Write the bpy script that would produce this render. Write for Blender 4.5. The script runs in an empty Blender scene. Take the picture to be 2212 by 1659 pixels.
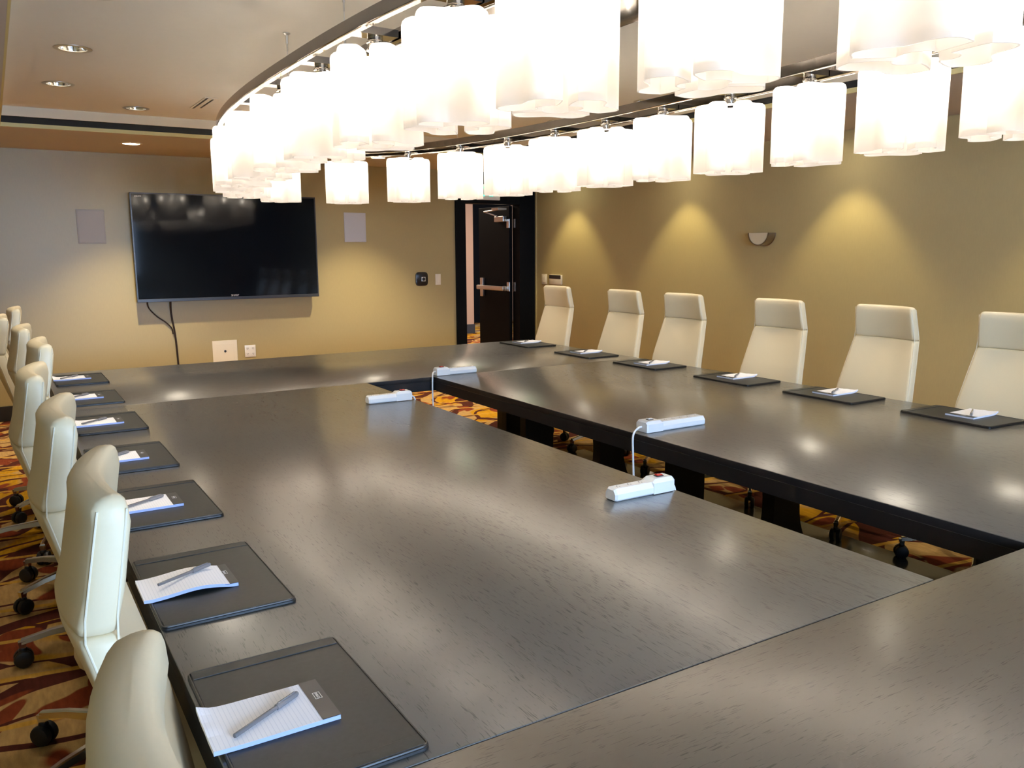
import bpy, bmesh, math, random
from mathutils import Vector, Matrix
random.seed(7)
sc = bpy.context.scene
C = sc.collection
PI = math.pi

# ------------------------------------------------------------------ camera
CAMH = 1.53
F = 1801.8; W, H = 2212, 1659
yaw, pitch, roll = 0.553339, 0.159923, -0.0050858
fwd = Vector((math.sin(yaw)*math.cos(pitch), math.cos(yaw)*math.cos(pitch), -math.sin(pitch)))
rt = Vector((math.cos(yaw), -math.sin(yaw), 0)); up = rt.cross(fwd)
rt2 = rt*math.cos(roll)+up*math.sin(roll); up2 = -rt*math.sin(roll)+up*math.cos(roll)
cam = bpy.data.cameras.new('camera'); cam.sensor_width = 36; cam.lens = 36*F/W
cam.clip_start = 0.02; cam.clip_end = 100
camo = bpy.data.objects.new('camera', cam); C.objects.link(camo)
M = Matrix((rt2, up2, -fwd)).transposed().to_4x4(); M.translation = (0, 0, CAMH)
camo.matrix_world = M
sc.camera = camo

def ray(px, py):
    return fwd + rt2*((px-W/2)/F) - up2*((py-H/2)/F)
def atz(px, py, z):
    d = ray(px, py); return Vector((0, 0, CAMH)) + d*((z-CAMH)/d.z)
def aty(px, py, y):
    d = ray(px, py); return Vector((0, 0, CAMH)) + d*(y/d.y)
def atx(px, py, x):
    d = ray(px, py); return Vector((0, 0, CAMH)) + d*(x/d.x)

# ------------------------------------------------------------------ world, light, exposure
wd = bpy.data.worlds.new('world'); sc.world = wd; wd.use_nodes = True
wd.node_tree.nodes['Background'].inputs[0].default_value = (0.55, 0.72, 1.0, 1)
wd.node_tree.nodes['Background'].inputs[1].default_value = 1.0
sc.view_settings.view_transform = 'Standard'; sc.view_settings.look = 'None'
sc.view_settings.exposure = 2.6; sc.view_settings.gamma = 1.0
sc.view_settings.use_curve_mapping = False
sc.cycles.use_denoising = True
sc.cycles.max_bounces = 7; sc.cycles.diffuse_bounces = 4; sc.cycles.glossy_bounces = 4
sc.cycles.transparent_max_bounces = 8
sc.cycles.sample_clamp_indirect = 4.0
sc.cycles.caustics_reflective = False; sc.cycles.caustics_refractive = False

SHADE_E = 0.05        # glow of the opal glass
BULB_W = 1.1          # bulb inside each glass
TRAY_W = 9; WASH_W = 9; FAR_W = 32; DAY_W = 75

def arealight(name, loc, rot, sx, sy, power, col):
    l = bpy.data.lights.new(name, 'AREA'); l.shape = 'RECTANGLE'; l.size = sx; l.size_y = sy
    l.energy = power; l.color = col
    o = bpy.data.objects.new(name, l); C.objects.link(o); o.location = loc; o.rotation_euler = rot
    return o
def spotlight(name, loc, power, col, size, blend=0.5, radius=0.03, tilt=(0, 0, 0)):
    l = bpy.data.lights.new(name, 'SPOT'); l.energy = power; l.color = col
    l.spot_size = math.radians(size); l.spot_blend = blend; l.shadow_soft_size = radius
    o = bpy.data.objects.new(name, l); C.objects.link(o); o.location = loc; o.rotation_euler = tilt
    return o
# daylight coming through the window in the wall behind the camera
arealight('daylight', (1.35, -3.35, 1.72), (PI/2, 0, 0), 2.7, 1.5, DAY_W, (0.42, 0.64, 1.0))

# ------------------------------------------------------------------ materials
def mat(name, col=(.5, .5, .5), rough=.5, metal=0., spec=.5, emis=None, estr=0., coat=0.):
    m = bpy.data.materials.new(name); m.use_nodes = True
    b = m.node_tree.nodes['Principled BSDF']
    b.inputs['Base Color'].default_value = (*col, 1); b.inputs['Roughness'].default_value = rough
    b.inputs['Metallic'].default_value = metal; b.inputs['Specular IOR Level'].default_value = spec
    if emis: b.inputs['Emission Color'].default_value = (*emis, 1); b.inputs['Emission Strength'].default_value = estr
    if coat: b.inputs['Coat Weight'].default_value = coat
    return m
def nodes(m):
    nt = m.node_tree; return nt, nt.nodes, nt.links, nt.nodes['Principled BSDF']
def add_noise(m, scale, amt, detail=3, rough_amt=0, bump=0, stretch=(1, 1, 1), bdist=.001):
    """multiplies the base colour by a noise and optionally bumps it"""
    nt, N, L, b = nodes(m)
    tc = N.new('ShaderNodeTexCoord'); mp = N.new('ShaderNodeMapping'); mp.inputs['Scale'].default_value = stretch
    nz = N.new('ShaderNodeTexNoise'); nz.inputs['Scale'].default_value = scale; nz.inputs['Detail'].default_value = detail
    L.new(tc.outputs['Object'], mp.inputs[0]); L.new(mp.outputs[0], nz.inputs['Vector'])
    col = b.inputs['Base Color'].default_value[:]
    mr = N.new('ShaderNodeMapRange'); mr.inputs[3].default_value = 1-amt; mr.inputs[4].default_value = 1+amt
    L.new(nz.outputs['Fac'], mr.inputs[0])
    mx = N.new('ShaderNodeVectorMath'); mx.operation = 'SCALE'; mx.inputs[0].default_value = col[:3]
    L.new(mr.outputs[0], mx.inputs['Scale']); L.new(mx.outputs[0], b.inputs['Base Color'])
    if bump:
        bp = N.new('ShaderNodeBump'); bp.inputs['Strength'].default_value = bump; bp.inputs['Distance'].default_value = bdist
        L.new(nz.outputs['Fac'], bp.inputs['Height']); L.new(bp.outputs[0], b.inputs['Normal'])
    return m

m_wall = add_noise(mat('gold_vinyl_wallcovering', (.43, .355, .175), .36, spec=.45), 160, .05, 2, bump=.12, stretch=(1, 1, .12))
m_soffit = add_noise(mat('tan_soffit_paint', (.62, .55, .50), .8), 30, .02)
m_tray = add_noise(mat('cream_ceiling_paint', (.85, .82, .75), .85), 20, .015)
m_fascia = mat('cream_fascia_paint', (.74, .66, .50), .7)
m_yellow = mat('lit_yellow_lip', (.78, .68, .32), .7)
m_black = mat('shadow_black', (.008, .008, .008), .8)
m_door = add_noise(mat('black_stained_door', (.004, .005, .007), .6, spec=.08), 40, .2, stretch=(4, 4, .3))
m_base = mat('black_baseboard', (.015, .013, .012), .5)
m_pink = mat('corridor_wall_tan', (.42, .26, .175), .8)
m_steel = mat('satin_steel', (.62, .60, .57), .32, 1.0)
m_chrome = mat('polished_chrome', (.78, .76, .73), .08, 1.0)
m_mirror = mat('mirror_polished_steel', (.30, .28, .265), .08, 1.0)
m_alu = mat('polished_aluminium', (.72, .71, .69), .18, 1.0)
m_caster = mat('black_caster_plastic', (.012, .012, .012), .45)
m_leather = add_noise(mat('cream_leather', (.79, .67, .44), .42, spec=.45), 220, .02, 3, bump=.06)
m_stitch = mat('pale_piping', (.84, .77, .60), .5)
m_wplast = mat('white_plastic', (.86, .86, .84), .3)
m_ivory = mat('ivory_plastic', (.86, .80, .66), .4)
m_bplast = mat('black_plastic', (.012, .012, .014), .35)
m_grille = mat('pale_grey_grille', (.46, .44, .41), .6)
m_grille2 = mat('pale_bluish_grille', (.55, .56, .60), .5)
m_screen = mat('dark_glossy_screen', (.004, .006, .010), .06, spec=.16)
m_bezel = mat('gunmetal_bezel', (.05, .055, .065), .3, .3)
m_pad = add_noise(mat('black_leather_pad', (.024, .027, .026), .42, spec=.25), 90, .25, 4, bump=.10)
m_padedge = mat('black_pad_edge', (.010, .010, .010), .4)
m_blue = mat('blue_paper_edge', (.46, .55, .88), .7)
m_bind = mat('dark_binding_strip', (.035, .037, .040), .4)
m_pen = mat('smoky_pen_plastic', (.16, .15, .15), .25)
m_pencap = mat('smoky_pen_cap', (.20, .19, .19), .2)
m_red = mat('red_rocker', (.65, .03, .015), .3)
m_nickel = mat('brushed_nickel', (.42, .35, .28), .3, 1.0)
m_scface = mat('parchment_glass', (.66, .60, .44), .5)
m_white_ink = mat('white_ink', (.75, .75, .75), .6)
m_green = mat('green_exit_letters', (.02, .5, .25), .5, emis=(.02, .9, .4), estr=1.0)
m_cord = mat('black_cable', (.02, .012, .010), .5)
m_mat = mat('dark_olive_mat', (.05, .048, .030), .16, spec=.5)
m_lampdisc = mat('lamp_lens', (1, 1, 1), .5, emis=(1, .90, .74), estr=14)
m_reflector = mat('bright_reflector', (.85, .82, .76), .12, 1.0)
m_glasspane = mat('window_glass', (1, 1, 1), .02)
# window glass that lets daylight straight through
nt, N, L, b = nodes(m_glasspane)
tr = N.new('ShaderNodeBsdfTransparent'); gl = N.new('ShaderNodeBsdfGlossy'); gl.inputs['Roughness'].default_value = .02
mx = N.new('ShaderNodeMixShader'); mx.inputs[0].default_value = .06
L.new(tr.outputs[0], mx.inputs[1]); L.new(gl.outputs[0], mx.inputs[2]); L.new(mx.outputs[0], N['Material Output'].inputs[0])

# opal glass of the shades: translucent, lit from inside, glowing
m_opal = bpy.data.materials.new('opal_glass'); m_opal.use_nodes = True
nt = m_opal.node_tree; N = nt.nodes; L = nt.links; N.clear()
out = N.new('ShaderNodeOutputMaterial')
df = N.new('ShaderNodeBsdfDiffuse'); df.inputs[0].default_value = (.62, .56, .50, 1)
tl = N.new('ShaderNodeBsdfTranslucent'); tl.inputs[0].default_value = (.80, .74, .66, 1)
gs = N.new('ShaderNodeBsdfGlossy'); gs.inputs['Roughness'].default_value = .15; gs.inputs[0].default_value = (1, 1, 1, 1)
em = N.new('ShaderNodeEmission'); em.inputs[0].default_value = (1.0, .93, .84, 1); em.inputs[1].default_value = SHADE_E
m1 = N.new('ShaderNodeMixShader'); m1.inputs[0].default_value = .55
m2 = N.new('ShaderNodeMixShader'); m2.inputs[0].default_value = .04
ad = N.new('ShaderNodeAddShader')
L.new(df.outputs[0], m1.inputs[1]); L.new(tl.outputs[0], m1.inputs[2])
L.new(m1.outputs[0], m2.inputs[1]); L.new(gs.outputs[0], m2.inputs[2])
L.new(m2.outputs[0], ad.inputs[0]); L.new(em.outputs[0], ad.inputs[1]); L.new(ad.outputs[0], out.inputs[0])

def wood(name, along_y=True):
    m = mat(name, (.05, .04, .03), .34, spec=.5, coat=1.0); m.node_tree.nodes['Principled BSDF'].inputs['Coat Roughness'].default_value = .22; nt, N, L, b = nodes(m)
    tc = N.new('ShaderNodeTexCoord'); mp = N.new('ShaderNodeMapping')
    if not along_y: mp.inputs['Rotation'].default_value = (0, 0, PI/2)
    L.new(tc.outputs['Object'], mp.inputs[0])
    # broad cathedral figure
    s1 = N.new('ShaderNodeMapping'); s1.inputs['Scale'].default_value = (3.2, .55, 1); L.new(mp.outputs[0], s1.inputs[0])
    n1 = N.new('ShaderNodeTexNoise'); n1.inputs['Scale'].default_value = 1.3; n1.inputs['Detail'].default_value = 2
    L.new(s1.outputs[0], n1.inputs['Vector'])
    rg = N.new('ShaderNodeMath'); rg.operation = 'MULTIPLY'; rg.inputs[1].default_value = 26; L.new(n1.outputs['Fac'], rg.inputs[0])
    fr = N.new('ShaderNodeMath'); fr.operation = 'SINE'; 
    m6 = N.new('ShaderNodeMath'); m6.operation = 'MULTIPLY'; m6.inputs[1].default_value = 6.283; L.new(rg.outputs[0], m6.inputs[0]); L.new(m6.outputs[0], fr.inputs[0])
    # pores: short dark streaks
    s2 = N.new('ShaderNodeMapping'); s2.inputs['Scale'].default_value = (520, 32, 1); L.new(mp.outputs[0], s2.inputs[0])
    n2 = N.new('ShaderNodeTexNoise'); n2.inputs['Scale'].default_value = 1; n2.inputs['Detail'].default_value = 1.5
    L.new(s2.outputs[0], n2.inputs['Vector'])
    # pores gather along the growth rings
    ad = N.new('ShaderNodeMath'); ad.operation = 'MULTIPLY_ADD'; ad.inputs[1].default_value = .06; L.new(fr.outputs[0], ad.inputs[0]); L.new(n2.outputs['Fac'], ad.inputs[2])
    sx = N.new('ShaderNodeSeparateXYZ'); L.new(mp.outputs[0], sx.inputs[0])
    dv = N.new('ShaderNodeMath'); dv.operation = 'MULTIPLY'; dv.inputs[1].default_value = 4.4; L.new(sx.outputs[0], dv.inputs[0])
    fl = N.new('ShaderNodeMath'); fl.operation = 'FLOOR'; L.new(dv.outputs[0], fl.inputs[0])
    wn = N.new('ShaderNodeTexWhiteNoise'); wn.noise_dimensions = '1D'; L.new(fl.outputs[0], wn.inputs['W'])
    am = N.new('ShaderNodeMath'); am.operation = 'MULTIPLY_ADD'; am.inputs[1].default_value = .075; L.new(wn.outputs['Value'], am.inputs[0]); L.new(ad.outputs[0], am.inputs[2])
    rp = N.new('ShaderNodeMapRange'); rp.inputs[1].default_value = .64; rp.inputs[2].default_value = .71; L.new(am.outputs[0], rp.inputs[0])
    cl = N.new('ShaderNodeMix'); cl.data_type = 'RGBA'
    cl.inputs[6].default_value = (.068, .065, .056, 1); cl.inputs[7].default_value = (.009, .008, .007, 1)
    L.new(rp.outputs[0], cl.inputs[0])
    n3 = N.new('ShaderNodeTexNoise'); n3.inputs['Scale'].default_value = 2.2; n3.inputs['Detail'].default_value = 3; L.new(mp.outputs[0], n3.inputs['Vector'])
    tn = N.new('ShaderNodeMath'); tn.operation = 'MULTIPLY_ADD'; tn.inputs[1].default_value = .35; L.new(wn.outputs['Value'], tn.inputs[0]); L.new(n3.outputs['Fac'], tn.inputs[2])
    mr = N.new('ShaderNodeMapRange'); mr.inputs[2].default_value = 1.35; mr.inputs[3].default_value = .65; mr.inputs[4].default_value = 1.4; L.new(tn.outputs[0], mr.inputs[0])
    sc_ = N.new('ShaderNodeVectorMath'); sc_.operation = 'SCALE'; L.new(cl.outputs[2], sc_.inputs[0]); L.new(mr.outputs[0], sc_.inputs['Scale'])
    L.new(sc_.outputs[0], b.inputs['Base Color'])
    rr = N.new('ShaderNodeMapRange'); rr.inputs[3].default_value = .34; rr.inputs[4].default_value = .46; L.new(n3.outputs['Fac'], rr.inputs[0])
    L.new(rr.outputs[0], b.inputs['Roughness'])
    bp = N.new('ShaderNodeBump'); bp.inputs['Strength'].default_value = .2; bp.inputs['Distance'].default_value = .0004; bp.invert = True
    L.new(rp.outputs[0], bp.inputs['Height']); L.new(bp.outputs[0], b.inputs['Normal'])
    return m
m_woodY = wood('dark_oak_along', True); m_woodX = wood('dark_oak_across', False)
m_woodB = add_noise(mat('dark_oak_base_edge_shade', (.009, .008, .008), .55, spec=.3), 60, .2, stretch=(8, 8, .6))

def carpet():
    m = mat('patterned_carpet', (.5, .3, .1), .95, spec=.1); nt, N, L, b = nodes(m)
    tc = N.new('ShaderNodeTexCoord')
    def mapping(rot=0, scale=(1, 1, 1), src=None, loc=(0, 0, 0)):
        mp = N.new('ShaderNodeMapping'); mp.inputs['Rotation'].default_value = (0, 0, rot)
        mp.inputs['Scale'].default_value = scale; mp.inputs['Location'].default_value = loc
        L.new((src or tc.outputs['Object']), mp.inputs[0]); return mp.outputs[0]
    nzw = N.new('ShaderNodeTexNoise'); nzw.inputs['Scale'].default_value = 1.3; nzw.inputs['Detail'].default_value = 1
    L.new(tc.outputs['Object'], nzw.inputs['Vector'])
    va = N.new('ShaderNodeVectorMath'); va.operation = 'MULTIPLY_ADD'; va.inputs[1].default_value = (.7, .7, 0); 
    L.new(nzw.outputs['Color'], va.inputs[0]); L.new(tc.outputs['Object'], va.inputs[2])
    warped = va.outputs[0]
    def ramp(fac, lo, hi):
        r = N.new('ShaderNodeMapRange'); r.inputs[1].default_value = lo; r.inputs[2].default_value = hi; L.new(fac, r.inputs[0]); return r.outputs[0]
    def mixc(fac, a, bcol):
        x = N.new('ShaderNodeMix'); x.data_type = 'RGBA'; L.new(fac, x.inputs[0])
        if isinstance(a, tuple): x.inputs[6].default_value = (*a, 1)
        else: L.new(a, x.inputs[6])
        x.inputs[7].default_value = (*bcol, 1); return x.outputs[2]
    gold = (.60, .30, .012); ochre = (.40, .20, .045); rust = (.25, .050, .018); maroon = (.090, .022, .014); tan = (.52, .32, .12)
    def noise(scale, src=None, detail=2):
        n = N.new('ShaderNodeTexNoise'); n.inputs['Scale'].default_value = scale; n.inputs['Detail'].default_value = detail
        L.new(src or tc.outputs['Object'], n.inputs['Vector']); return n.outputs['Fac']
    c = mixc(ramp(noise(1.7, warped), .46, .50), gold, tan)
    # leaf blades: stretched cells
    v = N.new('ShaderNodeTexVoronoi'); v.inputs['Scale'].default_value = 1.0; L.new(mapping(.5, (5.5, 2.1, 1), warped), v.inputs['Vector'])
    c = mixc(ramp(v.outputs['Distance'], .36, .34), c, rust)
    # outlined leaves
    v2 = N.new('ShaderNodeTexVoronoi'); v2.feature = 'DISTANCE_TO_EDGE'; v2.inputs['Scale'].default_value = 1.0
    L.new(mapping(-.7, (1.6, 4.2, 1), warped, (3, 1, 0)), v2.inputs['Vector'])
    c = mixc(ramp(v2.outputs['Distance'], .045, .038), c, maroon)
    # broad maroon sweeps
    w = N.new('ShaderNodeTexWave'); w.inputs['Scale'].default_value = .55; w.inputs['Distortion'].default_value = 5; w.inputs['Detail'].default_value = 1; w.inputs['Detail Scale'].default_value = .8
    L.new(mapping(.9, (1, 1, 1), warped), w.inputs['Vector'])
    c = mixc(ramp(w.outputs['Fac'], .90, .91), c, maroon)
    c = mixc(ramp(noise(2.4, mapping(0, (1, 1, 1), warped, (9, 4, 0))), .60, .62), c, rust)
    # thin gold rails
    w2 = N.new('ShaderNodeTexWave'); w2.inputs['Scale'].default_value = .9; w2.inputs['Distortion'].default_value = 1.5; w2.inputs['Detail Scale'].default_value = .5
    w2.bands_direction = 'Y'; L.new(mapping(.12), w2.inputs['Vector'])
    c = mixc(ramp(w2.outputs['Fac'], .975, .985), c, (.62, .34, .06))
    # tufting: streaks and speckle
    st = noise(1, mapping(0, (60, 14, 1)), 3)
    mr = N.new('ShaderNodeMapRange'); mr.inputs[3].default_value = .62; mr.inputs[4].default_value = 1.38; L.new(st, mr.inputs[0])
    s = N.new('ShaderNodeVectorMath'); s.operation = 'SCALE'; L.new(c, s.inputs[0]); L.new(mr.outputs[0], s.inputs['Scale'])
    L.new(s.outputs[0], b.inputs['Base Color'])
    bp = N.new('ShaderNodeBump'); bp.inputs['Strength'].default_value = .6; bp.inputs['Distance'].default_value = .004
    L.new(noise(420, detail=1), bp.inputs['Height']); L.new(bp.outputs[0], b.inputs['Normal'])
    return m
m_carpet = carpet()

def paper():
    m = mat('ruled_white_paper', (.92, .92, .97), .7); nt, N, L, b = nodes(m)
    tc = N.new('ShaderNodeTexCoord'); sp = N.new('ShaderNodeSeparateXYZ'); L.new(tc.outputs['Object'], sp.inputs[0])
    f = N.new('ShaderNodeMath'); f.operation = 'MULTIPLY'; f.inputs[1].default_value = 140; L.new(sp.outputs[0], f.inputs[0])
    fr = N.new('ShaderNodeMath'); fr.operation = 'FRACT'; L.new(f.outputs[0], fr.inputs[0])
    lt = N.new('ShaderNodeMath'); lt.operation = 'LESS_THAN'; lt.inputs[1].default_value = .10; L.new(fr.outputs[0], lt.inputs[0])
    x = N.new('ShaderNodeMix'); x.data_type = 'RGBA'; L.new(lt.outputs[0], x.inputs[0])
    x.inputs[6].default_value = (.92, .92, .97, 1); x.inputs[7].default_value = (.74, .76, .84, 1)
    L.new(x.outputs[2], b.inputs['Base Color']); return m
m_paper = paper()

# ------------------------------------------------------------------ mesh helpers
class MB:
    def __init__(s): s.v = []; s.f = []; s.m = []
    def add(s, vs, fs, mi=0):
        o = len(s.v); s.v += [tuple(v) for v in vs]; s.f += [tuple(i+o for i in f) for f in fs]; s.m += [mi]*len(fs)
    def box(s, x0, x1, y0, y1, z0, z1, mi=0, bev=0.0):
        if bev <= 0:
            s.add([(x0, y0, z0), (x1, y0, z0), (x1, y1, z0), (x0, y1, z0), (x0, y0, z1), (x1, y0, z1), (x1, y1, z1), (x0, y1, z1)],
                  [(0, 3, 2, 1), (4, 5, 6, 7), (0, 1, 5, 4), (1, 2, 6, 5), (2, 3, 7, 6), (3, 0, 4, 7)], mi)
        else:
            bm = bmesh.new(); bmesh.ops.create_cube(bm, size=1)
            for v in bm.verts:
                v.co = Vector(((x0+x1)/2+v.co.x*(x1-x0), (y0+y1)/2+v.co.y*(y1-y0), (z0+z1)/2+v.co.z*(z1-z0)))
            bmesh.ops.bevel(bm, geom=bm.edges[:], offset=bev, segments=2, affect='EDGES', profile=.5)
            bm.verts.index_update()
            s.add([v.co[:] for v in bm.verts], [[v.index for v in f.verts] for f in bm.faces], mi); bm.free()
        return s
    def cyl(s, p0, p1, r0, r1=None, n=16, mi=0, cap=True):
        r1 = r0 if r1 is None else r1
        p0, p1 = Vector(p0), Vector(p1); d = (p1-p0).normalized()
        a = d.orthogonal().normalized(); b_ = d.cross(a)
        vs = []
        for p, r in ((p0, r0), (p1, r1)):
            for i in range(n):
                t = 2*PI*i/n; vs.append(p+(a*math.cos(t)+b_*math.sin(t))*r)
        fs = [(i, (i+1) % n, n+(i+1) % n, n+i) for i in range(n)]
        if cap: fs += [tuple(range(n-1, -1, -1)), tuple(range(n, 2*n))]
        s.add(vs, fs, mi); return s
    def lathe(s, c, prof, n=24, mi=0, axis='z'):
        """prof: (radius, height) list about a vertical axis through c"""
        vs = []; k = len(prof)
        for r, h in prof:
            for i in range(n):
                t = 2*PI*i/n
                if axis == 'z': vs.append((c[0]+r*math.cos(t), c[1]+r*math.sin(t), c[2]+h))
                elif axis == 'y': vs.append((c[0]+r*math.cos(t), c[1]+h, c[2]+r*math.sin(t)))
                else: vs.append((c[0]+h, c[1]+r*math.cos(t), c[2]+r*math.sin(t)))
        fs = [(j*n+i, j*n+(i+1) % n, (j+1)*n+(i+1) % n, (j+1)*n+i) for j in range(k-1) for i in range(n)]
        s.add(vs, fs, mi); return s
    def prism(s, pts, z0, z1, mi=0, caps=(True, True), mside=None):
        n = len(pts)
        s.add([(x, y, z0) for x, y in pts]+[(x, y, z1) for x, y in pts], [(i, (i+1) % n, n+(i+1) % n, n+i) for i in range(n)], mi if mside is None else mside)
        if caps[0]: s.add([(x, y, z0) for x, y in pts], [tuple(range(n-1, -1, -1))], mi)
        if caps[1]: s.add([(x, y, z1) for x, y in pts], [tuple(range(n))], mi)
        return s
    def loft(s, rings, mi=0, cap0=True, cap1=True, close=True):
        n = len(rings[0]); vs = [p for r in rings for p in r]
        fs = [(j*n+i, j*n+(i+1) % n, (j+1)*n+(i+1) % n, (j+1)*n+i) for j in range(len(rings)-1) for i in range(n if close else n-1)]
        if cap0: fs.append(tuple(range(n-1, -1, -1)))
        if cap1: fs.append(tuple((len(rings)-1)*n+i for i in range(n)))
        s.add(vs, fs, mi); return s
    def tube(s, pts, r, n=8, mi=0, cap=True):
        pts = [Vector(p) for p in pts]; rings = []; a = None
        for i, p in enumerate(pts):
            d = (pts[min(i+1, len(pts)-1)]-pts[max(i-1, 0)]).normalized()
            a = d.orthogonal().normalized() if a is None else (a-d*a.dot(d)).normalized()
            b_ = d.cross(a)
            rr = r[i] if isinstance(r, (list, tuple)) else r
            rings.append([p+(a*math.cos(2*PI*k/n)+b_*math.sin(2*PI*k/n))*rr for k in range(n)])
        return s.loft(rings, mi, cap, cap)
    def build(s, name, mats, parent=None, smooth=False, angle=40, loc=None):
        me = bpy.data.meshes.new(name); me.from_pydata(s.v, [], s.f)
        if not isinstance(mats, (list, tuple)): mats = [mats]
        for m in mats: me.materials.append(m)
        if len(mats) > 1: me.polygons.foreach_set('material_index', s.m)
        bm = bmesh.new(); bm.from_mesh(me); bmesh.ops.remove_doubles(bm, verts=bm.verts, dist=1e-6)
        bmesh.ops.recalc_face_normals(bm, faces=bm.faces); bm.to_mesh(me); bm.free()
        if smooth:
            me.polygons.foreach_set('use_smooth', [True]*len(me.polygons)); me.set_sharp_from_angle(angle=math.radians(angle))
        me.update()
        o = bpy.data.objects.new(name, me); C.objects.link(o)
        if parent is not None: o.parent = parent
        if loc is not None: o.location = loc
        return o

def tag(o, label=None, cat=None, group=None, kind=None):
    if label: o['label'] = label
    if cat: o['category'] = cat
    if group: o['group'] = group
    if kind: o['kind'] = kind
    return o
def empty(name, loc, rz=0, label=None, cat=None, group=None):
    o = bpy.data.objects.new(name, None); o.empty_display_size = .05; C.objects.link(o)
    o.location = loc; o.rotation_euler = (0, 0, rz); return tag(o, label, cat, group)
def children(o): return [c for c in bpy.data.objects if c.parent == o]
def copy_tree(o, parent=None, kids=None):
    kids = kids if kids is not None else kid_map()
    c = o.copy(); C.objects.link(c)
    if parent is not None: c.parent = parent
    for k in kids.get(o.name, []): copy_tree(k, c, kids)
    return c
def kid_map():
    d = {}
    for o in bpy.data.objects:
        if o.parent: d.setdefault(o.parent.name, []).append(o)
    return d
def text(name, body, size, loc, rot, m, parent, align='CENTER', extr=.0004):
    cu = bpy.data.curves.new(name, 'FONT'); cu.body = body; cu.size = size; cu.align_x = align; cu.align_y = 'CENTER'; cu.extrude = extr
    cu.materials.append(m); tmp = bpy.data.objects.new(name, cu); me = bpy.data.meshes.new_from_object(tmp); bpy.data.objects.remove(tmp)
    o = bpy.data.objects.new(name, me); C.objects.link(o); o.parent = parent
    o.location = loc; o.rotation_euler = rot; return o
def rrect(x0, x1, y0, y1, r, n=5):
    pts = []
    for cx, cy, a0 in ((x1-r, y0+r, -PI/2), (x1-r, y1-r, 0), (x0+r, y1-r, PI/2), (x0+r, y0+r, PI)):
        for i in range(n+1):
            a = a0+PI/2*i/n; pts.append((cx+r*math.cos(a), cy+r*math.sin(a)))
    return pts
def lift(mb, f):
    mb.v = [f(*v) for v in mb.v]; return mb

# ------------------------------------------------------------------ room shell
XL, XR, YN, YF = -1.45, 5.78, -2.6, 8.8
ZS = CAMH+.907            # soffit
ZT = CAMH+1.040           # tray ceiling
TX0, TX1, TY0, TY1 = .16, 4.40, .25, 7.22
DX0, DX1, DZ = 4.79, 5.54, 2.07       # door opening
CY = 16.2
tag(MB().box(XL-.1, XR+.1, YN-.1, YF+.1, -.08, 0).build('floor', m_carpet), kind='structure')
tag(MB().box(3.2, 11.6, YF+.1, CY, -.08, 0).build('floor_corridor', m_carpet), kind='structure')
tag(MB().box(XL-.12, XL, YN-.1, YF+.12, 0, 3.0).build('wall_left', m_wall), kind='structure')
tag(MB().box(XR, XR+.12, YN-.1, YF-.001, 0, 3.0).build('wall_right', m_wall), kind='structure')
fw = MB(); fw.box(XL, 4.66, YF, YF+.12, 0, 3.0); fw.box(4.66, XR+.12, YF, YF+.12, ZS-.001, 3.0)
tag(fw.build('wall_far', m_wall), kind='structure')
# near wall with a window opening (behind the camera)
WX0, WX1, WZ0, WZ1 = .1, 2.76, 1.0, 2.40
nw = MB(); nw.box(XL, WX0, YN-.12, YN, 0, 3); nw.box(WX1, XR, YN-.12, YN, 0, 3); nw.box(WX0, WX1, YN-.12, YN, 0, WZ0); nw.box(WX0, WX1, YN-.12, YN, WZ1, 3)
tag(nw.build('wall_near', m_wall), kind='structure')
win = MB()
win.box(WX0-.05, WX0+.03, YN-.08, YN+.02, WZ0-.05, WZ1+.05); win.box(WX1-.03, WX1+.05, YN-.08, YN+.02, WZ0-.05, WZ1+.05)
win.box(WX0, WX1, YN-.08, YN+.02, WZ0-.05, WZ0+.03); win.box(WX0, WX1, YN-.08, YN+.02, WZ1-.03, WZ1+.05)
win.box((WX0+WX1)/2-.02, (WX0+WX1)/2+.02, YN-.07, YN, WZ0, WZ1)
wo = tag(win.build('window_1', m_base), kind='structure')
for k in range(2):
    a = WX0+.03 if k == 0 else (WX0+WX1)/2+.02; b_ = (WX0+WX1)/2-.02 if k == 0 else WX1-.03
    MB().box(a, b_, YN-.045, YN-.04, WZ0+.03, WZ1-.03).build('pane', m_glasspane, wo)

def holed(x0, x1, y0, y1, z, holes, r, seg=24):
    mb = MB(); q = r+.01
    xs = sorted({x0, x1} | {h[0]-q for h in holes} | {h[0]+q for h in holes}); ys = sorted({y0, y1} | {h[1]-q for h in holes} | {h[1]+q for h in holes})
    for i in range(len(xs)-1):
        for j in range(len(ys)-1):
            cx, cy = (xs[i]+xs[i+1])/2, (ys[j]+ys[j+1])/2
            h = [h for h in holes if abs(cx-h[0]) < q-.001 and abs(cy-h[1]) < q-.001]
            if not h: mb.add([(xs[i], ys[j], z), (xs[i+1], ys[j], z), (xs[i+1], ys[j+1], z), (xs[i], ys[j+1], z)], [(0, 3, 2, 1)])
    for hx, hy in holes:
        vs = []
        for k in range(seg):
            t = 2*PI*k/seg; c_, s_ = math.cos(t), math.sin(t); m_ = max(abs(c_), abs(s_))
            vs += [(hx+r*c_, hy+r*s_, z), (hx+q*c_/m_, hy+q*s_/m_, z)]
        mb.add(vs, [(2*k, 2*k+1, (2*k+3) % (2*seg), (2*k+2) % (2*seg)) for k in range(seg)])
    return mb
tray_holes = [(.46, 6.14), (.46, 5.06), (.46, 3.96), (.46, 2.86), (1.01, 6.88), (3.55, 6.88), (4.08, 5.86), (4.08, 4.76), (4.08, 3.66), (4.08, 2.56)]
HR = .078
mb = holed(TX0, TX1, TY0, TY1, ZT, tray_holes, HR)
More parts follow.
